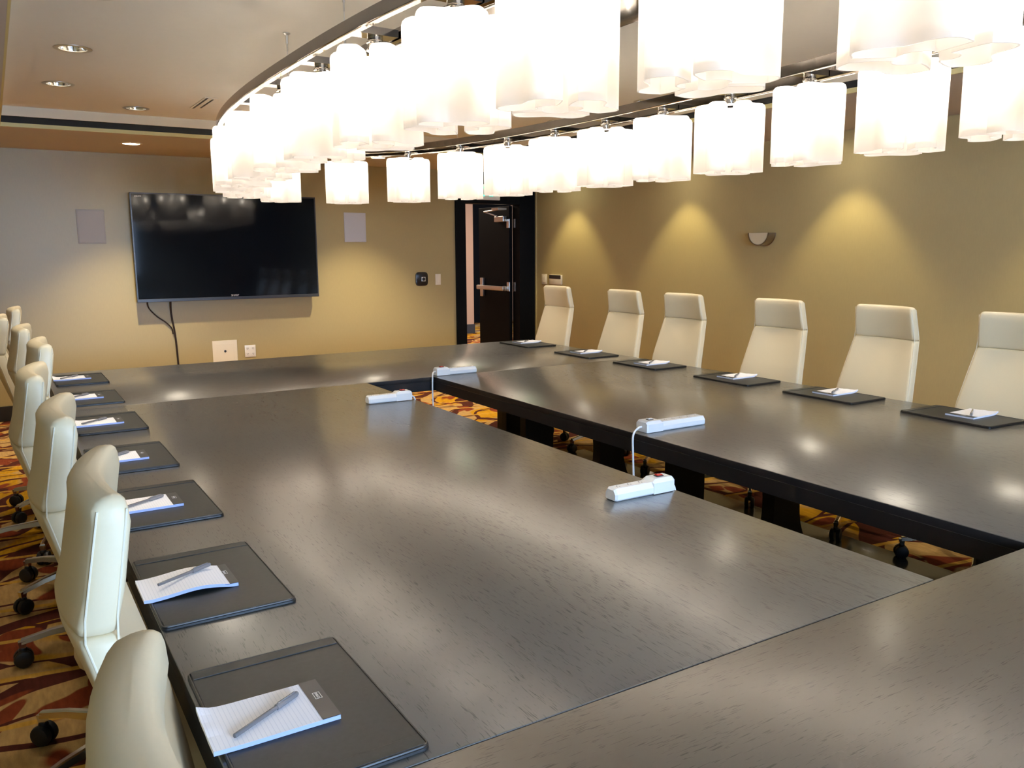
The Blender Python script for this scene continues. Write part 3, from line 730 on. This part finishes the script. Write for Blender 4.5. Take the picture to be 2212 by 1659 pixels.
# ------------------------------------------------------------------ power strips
def strip(x0, x1, yf, cord_left, cord_pts, label, hgt=.040, wid=.060, rot=0, rocker=None):
    """lies along x; the front long side at y = yf"""
    t = empty('power_strip', ((x0+x1)/2, yf+wid/2, TZ), rot, label, 'power strip', 'white power strips on the inner table edges')
    hl = (x1-x0)/2; s = -1 if cord_left else 1
    prof_ = [(-wid/2+.006, .001), (wid/2-.006, .001), (wid/2-.001, .006), (wid/2-.001, hgt*.6), (wid/2-.012, hgt), (-wid/2+.012, hgt), (-wid/2+.001, hgt*.6), (-wid/2+.001, .006)]
    mb = MB(); R = []
    for x, g in ((-hl, .82), (-hl+.007, 1), (hl-.007, 1), (hl, .82)):
        R.append([(x, y*g, .001+(z-.001)*g+(0 if g == 1 else .002)) for y, z in prof_])
    mb.loft(R); mb.build('housing', m_wplast, t, smooth=True, angle=25)
    mb = MB(); a, b_ = sorted((s*(hl+.004), s*(hl-.085)))
    h2 = hgt+.010
    R = [[(x, y*g, z) for y, z in ((-wid/2-.001, .002), (wid/2+.001, .002), (wid/2+.001, h2*.75), (wid/2-.008, h2-d), (-wid/2+.008, h2-d), (-wid/2-.001, h2*.75))] for x, g, d in ((a, .9, .006), (a+.008, 1, 0), (b_-.012, 1, 0), (b_, 1, .010))]
    if s > 0: R = [[(a+b_-x, y, z) for x, y, z in r] for r in reversed(R)]
    mb.loft(R); mb.build('switch_block', m_wplast, t, smooth=True, angle=25)
    xs = s*(hl-.040)
    mb = MB().box(xs-.014, xs+.014, -.010, .010, h2, h2+.003, bev=.001); mb.build('switch_surround', m_bezel, t)
    mb = MB(); mb.loft([[(xs-.011, y, z) for y, z in ((-.007, h2+.002), (.007, h2+.002), (.007, h2+.008), (-.007, h2+.008))], [(xs, y, z) for y, z in ((-.007, h2+.002), (.007, h2+.002), (.007, h2+.0045), (-.007, h2+.0045))], [(xs+.011, y, z) for y, z in ((-.007, h2+.002), (.007, h2+.002), (.007, h2+.0055), (-.007, h2+.0055))]])
    mb.build('rocker_switch', rocker or m_red, t)
    k = int((2*hl-.10)/.045)
    for i in range(k):
        xc = -s*(hl-.030-.045*i)
        sk = MB().box(xc-.014, xc+.014, -.014, .014, hgt-.001, hgt+.0005); so = sk.build('socket', m_ivory if False else m_wplast, t)
        MB().box(xc-.006, xc-.0045, -.006, .002, hgt+.0005, hgt+.0008).box(xc+.0045, xc+.006, -.005, .002, hgt+.0005, hgt+.0008).box(xc-.002, xc+.002, .005, .009, hgt+.0005, hgt+.0008).build('socket_slots', m_bplast, so)
    if cord_pts:
        lp = [Vector(p)-Vector(t.location) for p in cord_pts]
        # smooth the cord with Catmull-Rom
        P = [lp[0]]+lp+[lp[-1]]; Q = []
        for i in range(1, len(P)-2):
            for u in range(8):
                u_ = u/8; p0, p1, p2, p3 = P[i-1], P[i], P[i+1], P[i+2]
                Q.append(.5*((2*p1)+(p2-p0)*u_+(2*p0-5*p1+4*p2-p3)*u_**2+(3*p1-p0-3*p2+p3)*u_**3))
        Q.append(lp[-1]); mb = MB(); mb.tube(Q, .0045, 8); mb.build('cord', m_wplast, t, smooth=True)
    return t
def cordL(x, y, zb=.0, dx=-.03):   # from the left end of a strip on the right slab, over the inner edge and down
    return [(x, y, TZ+.022), (x-.025, y-.004, TZ+.022), (X2-.018, y-.012, TZ-.005), (X2-.024, y-.02, TZ-.09), (X2-.022, y-.03, TZ-.25), (X2-.02, y-.045, .35), (X2-.05, y-.05, .12), (X2-.08, y+.05, .014), (X2-.02, y+.3, .012)]
def cordR(x, y):
    return [(x, y, TZ+.022), (x+.012, y, TZ+.020), (X1+.008, y-.01, TZ-.004), (X1+.012, y-.015, TZ-.10), (X1+.02, y-.02, .40), (X1+.05, y, .12), (X1+.08, y+.05, .014), (X1+.12, y+.3, .012)]
strip(2.318, 2.600, 4.634, True, [(2.322, 4.664, TZ+.022), (2.300, 4.652, TZ+.026), (2.276, 4.622, TZ+.020), (2.266, 4.606, TZ-.01), (2.262, 4.60, TZ-.10), (2.262, 4.585, TZ-.3), (2.262, 4.57, .35), (2.24, 4.55, .12), (2.22, 4.50, .014), (2.22, 4.2, .012)], 'white power strip at the far corner of the gap, straddling the far table seam', rot=0)
strip(2.325, 2.665, 2.660, True, cordL(2.329, 2.70), 'long white power strip on the right table section with its cord hanging down', hgt=.040, wid=.075, rocker=m_wplast)
strip(1.585, 1.822, 3.955, False, cordR(1.820, 3.985), 'small white power strip with a red switch, farther one on the left table section')
strip(1.590, 1.828, 1.960, False, cordR(1.826, 1.99), 'white power strip with a red switch, nearer one on the left table section')

# ------------------------------------------------------------------ television and wall plates on the far wall
YT = YF-.115
a = aty(280, 415, YT); b_ = aty(296, 655, YT); c = aty(689, 639, YT)
tx0 = (a.x+b_.x)/2; tx1 = c.x; tz0 = b_.z+.005; tz1 = a.z; tw = tx1-tx0; th_ = tz1-tz0
tv = empty('television', ((tx0+tx1)/2, YT, tz0), 0, 'large black flat screen television on the far wall', 'television')
hw = tw/2; bz = .022
MB().box(-hw, hw, 0, .045, 0, th_, bev=.006).build('housing', m_bezel, tv, smooth=True)
MB().box(-hw*.55, hw*.55, .045, .08, th_*.15, th_*.85, bev=.01).build('rear_bulge', m_bplast, tv)
MB().box(-.25, .25, .08, .1145, th_*.3, th_*.7).build('wall_bracket', m_bplast, tv)
MB().box(-hw+.012, hw-.012, -.0012, .001, .030, th_-.012).build('screen', m_screen, tv)
bzm = MB(); bzm.box(-hw, hw, -.006, 0, 0, .030, bev=.002); bzm.box(-hw, hw, -.004, 0, th_-.012, th_, bev=.001); bzm.box(-hw, -hw+.012, -.004, 0, 0, th_, bev=.001); bzm.box(hw-.012, hw, -.004, 0, 0, th_, bev=.001)
bzm.build('bezel', m_bezel, tv)
text('brand_lettering', 'SHARP', .026, (0.02, -.0065, .042), (PI/2, 0, 0), m_white_ink, tv)
text('corner_lettering', 'AQUOS', .018, (-hw+.07, -.0025, th_-.035), (PI/2, 0, 0), m_white_ink, tv)

def cable(pts, r, label):
    P = [pts[0]]+pts+[pts[-1]]; Q = []
    for i in range(1, len(P)-2):
        for u in range(8):
            u_ = u/8; p0, p1, p2, p3 = [Vector(p) for p in P[i-1:i+3]]
            Q.append(.5*((2*p1)+(p2-p0)*u_+(2*p0-5*p1+4*p2-p3)*u_**2+(3*p1-p0-3*p2+p3)*u_**3))
    Q.append(Vector(pts[-1])); mb = MB(); mb.tube(Q, r, 8)
    return tag(mb.build('cable', m_cord, smooth=True), label, 'cable', 'cables hanging below the television')
yc = YF-.014
def wp(px, py, y=yc): return tuple(aty(px, py, y))
q = wp(377, 715)
cable([(wp(368, 655)[0], YF-.05, tz0+.02), wp(369, 668), wp(372, 690), q, wp(381, 745), wp(385, 785), (wp(387, 800)[0], yc, .3), (wp(387, 800)[0]+.02, yc-.02, .02)], .009, 'thick dark cable hanging straight down from the television')
cable([(wp(317, 652)[0], YF-.05, tz0+.02), wp(322, 666), wp(340, 684), wp(358, 696), wp(371, 709), tuple(Vector(q)+Vector((-.016, 0, -.03)))], .006, 'thin dark cable slanting from the television to the thick one')

def wplate(name, px0, py0, px1, py1, y, th, m, label, cat, group=None, bev=.003):
    a = aty(px0, (py0), y); b_ = aty(px1, py1, y)
    t = empty(name, ((a.x+b_.x)/2, y, (a.z+b_.z)/2), 0, label, cat, group)
    w_, h_ = (b_.x-a.x)/2, (a.z-b_.z)/2
    MB().box(-w_, w_, -th, 0, -h_, h_, bev=bev).build('plate', m, t, smooth=True)
    return t, w_, h_
YW = YF-.0004
t, w_, h_ = wplate('wall_speaker', 163, 452, 230, 526, YW, .007, m_grille, 'square greyish flush wall speaker left of the television', 'speaker', 'flush wall speakers')
MB().box(-w_+.012, w_-.012, -.0085, -.0068, -h_+.012, h_-.012, bev=.0005).build('grille', m_grille, t)
t, w_, h_ = wplate('wall_speaker', 742, 459, 791, 523, YW, .007, m_grille2, 'pale bluish flush wall speaker right of the television', 'speaker', 'flush wall speakers')
MB().box(-w_+.012, w_-.012, -.0085, -.0068, -h_+.012, h_-.012, bev=.0005).build('grille', m_grille2, t)
# access panel low on the wall
a = aty(458, 737, YW); b_ = aty(514, 780, YW); PX = (a.x+b_.x)/2; pw = (b_.x-a.x)/2
t = empty('access_panel', (PX, YW, a.z-.17), 0, 'ivory access panel with a dark lock low on the far wall', 'access panel')
MB().box(-pw, pw, -.006, 0, -.17, .17, bev=.002).build('frame', m_ivory, t)
MB().box(-pw+.035, pw-.035, -.0085, -.0055, -.135, .135, bev=.001).build('panel_door', m_ivory, t)
MB().lathe((0, -.0085, .06), [(.012, 0), (.012, -.003), (.006, -.004), (.0001, -.004)], 14, axis='y').build('lock', m_bezel, t)
t, w_, h_ = wplate('wall_outlet', 528, 746, 553, 770, YW, .006, m_wplast, 'white double gang power outlet beside the ivory access panel', 'outlet')
for sx in (-.5, .5):
    for sz in (-.45, .45):
        f_ = MB().box(sx*w_-.017, sx*w_+.017, -.0075, -.0055, sz*h_-.014, sz*h_+.014, bev=.0008).build('receptacle', m_wplast, t)
        MB().box(sx*w_-.008, sx*w_-.005, -.0082, -.0075, sz*h_-.002, sz*h_+.008).box(sx*w_+.005, sx*w_+.008, -.0082, -.0075, sz*h_-.002, sz*h_+.007).box(sx*w_-.003, sx*w_+.003, -.0082, -.0075, sz*h_-.010, sz*h_-.005).build('slots', m_bplast, f_)
# black rounded control with a steel button
a = aty(897, 588, YW); b_ = aty(924, 617, YW); cx_, cz_ = (a.x+b_.x)/2, (a.z+b_.z)/2
t = empty('wall_control', (cx_, YW, cz_), 0, 'black rounded square wall control with a round silver dial', 'control')
w_, h_ = (b_.x-a.x)/2, (a.z-b_.z)/2
def squircle(w, h, n=28, e=3.4):
    return [(w*math.copysign(abs(math.cos(2*PI*i/n))**(2/e), math.cos(2*PI*i/n)), h*math.copysign(abs(math.sin(2*PI*i/n))**(2/e), math.sin(2*PI*i/n))) for i in range(n)]
mb = MB(); mb.loft([[(x*g, -d, z*g) for x, z in squircle(w_, h_, 32, 4.5)] for d, g in ((0, 1), (.008, 1), (.012, .93))]); mb.build('plate', m_bplast, t, smooth=True)
MB().box(-.005, .045, -.0155, -.0118, -.028, .024, bev=.001).build('dial_plate', m_steel, t)
MB().lathe((.020, -.0155, -.002), [(.019, 0), (.019, -.003), (.013, -.004), (.013, -.001), (.0001, -.001)], 20, axis='y').build('dial', m_bplast, t, smooth=True)
def switch_y(px0, py0, px1, py1, label):
    t, w_, h_ = wplate('light_switch', px0, py0, px1, py1, YW, .006, m_ivory, label, 'switch', 'light switches')
    MB().box(-w_*.45, w_*.45, -.010, -.0055, -h_*.6, h_*.6, bev=.001).build('rocker', m_ivory, t)
switch_y(940, 592, 952, 615, 'ivory light switch on the far wall, right of the black control')
# right wall: switch, thermostat, sconce
def xplate(name, px0, py0, px1, py1, label, cat, group=None, th=.006, m=m_ivory):
    a = atx(px0, py0, XR); b_ = atx(px1, py1, XR); t = empty(name, (XR-.0004, (a.y+b_.y)/2, (a.z+b_.z)/2), 0, label, cat, group)
    return t, abs(a.y-b_.y)/2, abs(a.z-b_.z)/2
t, w_, h_ = xplate('light_switch', 1171, 592, 1182, 614, 'ivory light switch on the right wall beside the door corner', 'switch', 'light switches')
MB().box(-.006, 0, -w_, w_, -h_, h_, bev=.002).build('plate', m_ivory, t, smooth=True); MB().box(-.010, -.0055, -w_*.45, w_*.45, -h_*.6, h_*.6, bev=.001).build('rocker', m_ivory, t)
t, w_, h_ = xplate('thermostat', 1190, 593, 1215, 615, 'ivory thermostat with a black display on the right wall', 'thermostat')
MB().box(-.025, 0, -w_, w_, -h_, h_, bev=.003).build('case', m_ivory, t, smooth=True)
MB().box(-.0265, -.0245, -w_+.003, w_-.003, .010, h_-.003, bev=.0005).build('display', m_bplast, t)
a = atx(1617, 503, XR-.09); b_ = atx(1658, 503, XR-.09); sr = abs(a.y-b_.y)/2*1.02; scy = (a.y+b_.y)/2; scz = (a.z+b_.z)/2
t = empty('wall_sconce', (XR-.0004, scy, scz), 0, 'half round nickel wall sconce with a parchment face on the right wall', 'wall lamp')
def half(r, n=24, k=1.0): return [(r*math.cos(PI+PI*i/n), r*math.sin(PI+PI*i/n)*k) for i in range(n+1)]
mb = MB(); outer = half(sr+.008, 24, .95)
for xx0, xx1, ro, ri in ((-.088, -.004, sr+.008, sr-.002),):
    o_ = half(ro, 24, .95); i_ = half(ri, 24, .95); n = len(o_)
    vs = [(xx0, y, z) for y, z in o_]+[(xx1, y, z) for y, z in o_]+[(xx0, y, z) for y, z in i_]+[(xx1, y, z) for y, z in i_]
    fs = []
    for i in range(n-1): fs += [(i, i+1, n+i+1, n+i), (2*n+i, 3*n+i, 3*n+i+1, 2*n+i+1), (i, 2*n+i, 2*n+i+1, i+1), (n+i, n+i+1, 3*n+i+1, 3*n+i)]
    fs += [(0, n, 3*n, 2*n), (n-1, 3*n-1, 4*n-1, 2*n-1)]
    mb.add(vs, fs)
mb.build('rim', m_nickel, t, smooth=True, angle=35)
mb = MB(); pts = half(sr-.003, 24, .95)
mb.add([(-.086, y, z) for y, z in pts]+[(-.080, y, z) for y, z in pts], [tuple(range(len(pts))), tuple(range(2*len(pts)-1, len(pts)-1, -1))]+[(i, i+1, len(pts)+i+1, len(pts)+i) for i in range(len(pts)-1)]+[(0, len(pts), 2*len(pts)-1, len(pts)-1)])
mb.build('face', m_scface, t)
mb = MB(); pts = half(sr+.012, 24, .97)
mb.add([(-.004, y, z) for y, z in pts]+[(0, y, z) for y, z in pts], [tuple(range(len(pts))), tuple(range(2*len(pts)-1, len(pts)-1, -1))]+[(i, i+1, len(pts)+i+1, len(pts)+i) for i in range(len(pts)-1)]+[(0, len(pts), 2*len(pts)-1, len(pts)-1)])
mb.build('back_plate', m_nickel, t)

# ------------------------------------------------------------------ chandelier
KX, KY, KA, KB, KN = 2.18, 3.58, .97, 2.93, 2.4
ZR = CAMH+.738; SB = CAMH+.369; SH = .322
def se(t):
    c_, s_ = math.cos(t), math.sin(t)
    return Vector((KX+KA*math.copysign(abs(c_)**(2/KN), c_), KY+KB*math.copysign(abs(s_)**(2/KN), s_), 0))
raw = [se(2*PI*i/4000) for i in range(4000)]
S = [0]
for i in range(1, 4001): S.append(S[-1]+(raw[i % 4000]-raw[i-1]).length)
PER = S[-1]
def at_s(s):
    s %= PER; lo, hi = 0, 4000
    while hi-lo > 1:
        m_ = (lo+hi)//2
        if S[m_] <= s: lo = m_
        else: hi = m_
    p, q = raw[lo % 4000], raw[(lo+1) % 4000]; u = (s-S[lo])/max(1e-9, S[lo+1]-S[lo]); return p+(q-p)*u
def normal_s(s):
    d = (at_s(s+.02)-at_s(s-.02)).normalized(); return Vector((d.y, -d.x, 0))
ch = empty('chandelier', (KX, KY, ZR), 0, 'long oval chandelier of glowing white lobed glass shades above the table', 'chandelier')
O = Vector((KX, KY, ZR))
NS = 160; HWD = .115; RT = .042
def rail(o0, o1, z0, z1):
    rings = []
    for i in range(NS+1):
        s = PER*i/NS; p = at_s(s)-Vector((KX, KY, 0)); n_ = normal_s(s); a_, b_ = p+n_*o0, p+n_*o1
        rings.append([(a_.x, a_.y, z0), (b_.x, b_.y, z0), (b_.x, b_.y, z1), (a_.x, a_.y, z1)])
    mb = MB(); mb.loft(rings, cap0=False, cap1=False); return mb
rail(HWD-.036, HWD, 0, RT).build('mirror_rail', m_mirror, ch)
rail(-HWD, -HWD+.036, 0, RT).build('mirror_rail', m_mirror, ch)
# slim bright beads along the rail edges
for off in (-HWD+.004, HWD-.004):
    P = []
    for i in range(NS+2):
        s = PER*i/NS; p = at_s(s)-Vector((KX, KY, 0))+normal_s(s)*off; P.append((p.x, p.y, -.002))
    mb = MB(); mb.tube(P, .003, 6, cap=False); mb.build('edge_bead', m_chrome, ch, smooth=True)
# canopy on the ceiling
MB().box(-.38, .38, -1.05, 1.05, ZT-ZR-.035, ZT-ZR-.0005, bev=.004).build('canopy', m_mirror, ch)
# suspension cables
def susp(x, y):
    mb = MB(); lx, ly = x-KX, y-KY; top = ZT-ZR
    mb.lathe((lx, ly, top), [(.018, -.0005), (.018, -.004), (.008, -.012), (.006, -.05), (.0001, -.051)], 14)
    mb.cyl((lx, ly, top-.05), (lx, ly, top-.085), .004, n=8)
    mb.cyl((lx, ly, top-.085), (lx, ly, RT+.06), .0016, n=6)
    mb.cyl((lx, ly, RT+.075), (lx, ly, RT+.05), .0045, n=8)
    mb.tube([(lx, ly, RT+.055), (lx-.01, ly-.02, RT)], .0014, 6); mb.tube([(lx, ly, RT+.055), (lx+.01, ly+.02, RT)], .0014, 6)
    mb.build('suspension_cable', m_steel, ch, smooth=True)
def near_s(x, y): return min((PER*i/800 for i in range(800)), key=lambda s: (at_s(s)-Vector((x, y, 0))).length)
sa, sb = near_s(1.22, 4.19), near_s(1.21, 3.39)
for s in [sa, sb]+[sb+(PER-(sb-sa))*i/9 for i in range(1, 9)]:
    q = at_s(s)-normal_s(s)*.097; susp(q.x, q.y)

# one lobed glass: a wavy closed outline inside a 120 degree sector
def lobe_outline():
    ctrl = []
    A = 54
    for k in range(19):            # outer side, from -A to A: two lobes and a dip between
        u = -1+2*k/18; phi = math.radians(A*u)
        r = .160+.021*math.cos(2*PI*(abs(u)-.56)/1.12) if abs(u) < .92 else .150
        ctrl.append((r*math.cos(phi), r*math.sin(phi)))
    for k in range(7):
        u = 1-2*k/6; phi = math.radians(46*u)
        r = .052+.030*(1-abs(u))**1.0*0 + .020*math.cos(PI*u/2)
        ctrl.append((r*math.cos(phi), r*math.sin(phi)))
    pts = ctrl
    for _ in range(2):
        new = []
        for i in range(len(pts)):
            p, q = pts[i], pts[(i+1) % len(pts)]
            new += [(.75*p[0]+.25*q[0], .75*p[1]+.25*q[1]), (.25*p[0]+.75*q[0], .25*p[1]+.75*q[1])]
        pts = new
    return pts
LO = lobe_outline()
cxm = sum(p[0] for p in LO)/len(LO); cym = 0
def offset(pts, d):
    n = len(pts); out = []
    for i in range(n):
        p0, p1, p2 = pts[i-1], pts[i], pts[(i+1) % n]
        tx, ty = p2[0]-p0[0], p2[1]-p0[1]; l_ = math.hypot(tx, ty) or 1
        out.append((p1[0]-ty/l_*d, p1[1]+tx/l_*d))
    return out
def shade_mesh():
    # decimate outline for the wall
    pts = LO[::2]
    rings = []
    for z, d in ((0, .0), (.006, .0), (SH*.5, 0), (SH-.020, .0), (SH-.008, .004), (SH-.001, .012), (SH, .022)):
        o_ = offset(pts, d) if d else pts
        rings.append([(x, y, z) for x, y in o_])
    mb = MB(); mb.loft(rings, cap0=False, cap1=True)
    # inner skin and rim make the glass 4 mm thick
    inn = offset(pts, .004)
    mb.loft([[(x, y, 0) for x, y in pts], [(x, y, 0) for x, y in inn], [(x, y, .03) for x, y in inn]], cap0=False, cap1=False)
    return mb
bulb = bpy.data.lights.new('bulb', 'POINT'); bulb.energy = BULB_W; bulb.color = (1, .95, .87); bulb.shadow_soft_size = .02
st0 = None; NCL = 25
d0 = PER/25
s_far = [d0*(k-.2)-.07*max(0, (10-k)/6) for k in range(4, 16)]                       # right side far part, far end, left side
s_left = [s_far[-1]+.455*i for i in range(1, 5)]                # left side, towards the camera
s_right = [PER+s_far[0]-.03-.492*i for i in range(1, 10)][::-1]     # right side, towards the camera
gap0, gap1 = s_left[-1], s_right[0]; ng = max(0, round((gap1-gap0)/.52)-1)
s_list = s_far+s_left+[gap0+(gap1-gap0)*(i+1)/(ng+1) for i in range(ng)]+s_right
for k, s in enumerate(s_list):
    p = at_s(s)-Vector((KX, KY, 0)); n_ = normal_s(s); ang = math.atan2(n_.y, n_.x)+(PI/3 if k % 2 else 0)+random.uniform(-.25, .25)
    pa, pb = p-n_*(HWD-.04), p+n_*(HWD-.04); tt = Vector((-n_.y, n_.x, 0))
    mb = MB(); mb.add([tuple(v+tt*w_+Vector((0, 0, z_))) for z_ in (.004, .030) for v, w_ in ((pa, -.035), (pb, -.035), (pb, .035), (pa, .035))], [(0, 3, 2, 1), (4, 5, 6, 7), (0, 1, 5, 4), (1, 2, 6, 5), (2, 3, 7, 6), (3, 0, 4, 7)])
    mb.build('cross_strut', m_mirror, ch)
    if st0 is None:
        mb = MB(); mb.cyl((0, 0, -.041), (0, 0, .0035), .027, n=18); mb.lathe((0, 0, -.038), [(.027, 0), (.033, -.002), (.033, -.006), (.02, -.0065), (.0001, -.0065)], 18); mb.lathe((0, 0, -.010), [(.027, 0), (.031, -.003), (.031, -.008), (.027, -.011)], 18)
        st0 = mb.build('lamp_stem', m_chrome, ch, smooth=True); st0.location = (p.x, p.y, 0); st0.rotation_euler = (0, 0, ang)
        sm_ = shade_mesh(); sm_.v = [(x*.93, y*.93, z) for x, y, z in sm_.v]; sh = sm_.build('glass_shade', m_opal, st0, smooth=True, angle=50); sh.location = (0, 0, SB-ZR)
        shs = [sh]
        for j in (1, 2):
            c_ = sh.copy(); C.objects.link(c_); c_.parent = st0; c_.rotation_euler = (0, 0, 2*PI*j/3); shs.append(c_)
        cl = st0
    else:
        cl = st0.copy(); C.objects.link(cl); cl.parent = ch; cl.location = (p.x, p.y, 0); cl.rotation_euler = (0, 0, ang)
        for h_ in shs:
            c_ = h_.copy(); C.objects.link(c_); c_.parent = cl
    for j in range(3):
        lo_ = bpy.data.objects.new('bulb', bulb); C.objects.link(lo_); aj = ang+2*PI*j/3
        lo_.location = (KX+p.x+.115*math.cos(aj), KY+p.y+.115*math.sin(aj), SB+SH*.79)
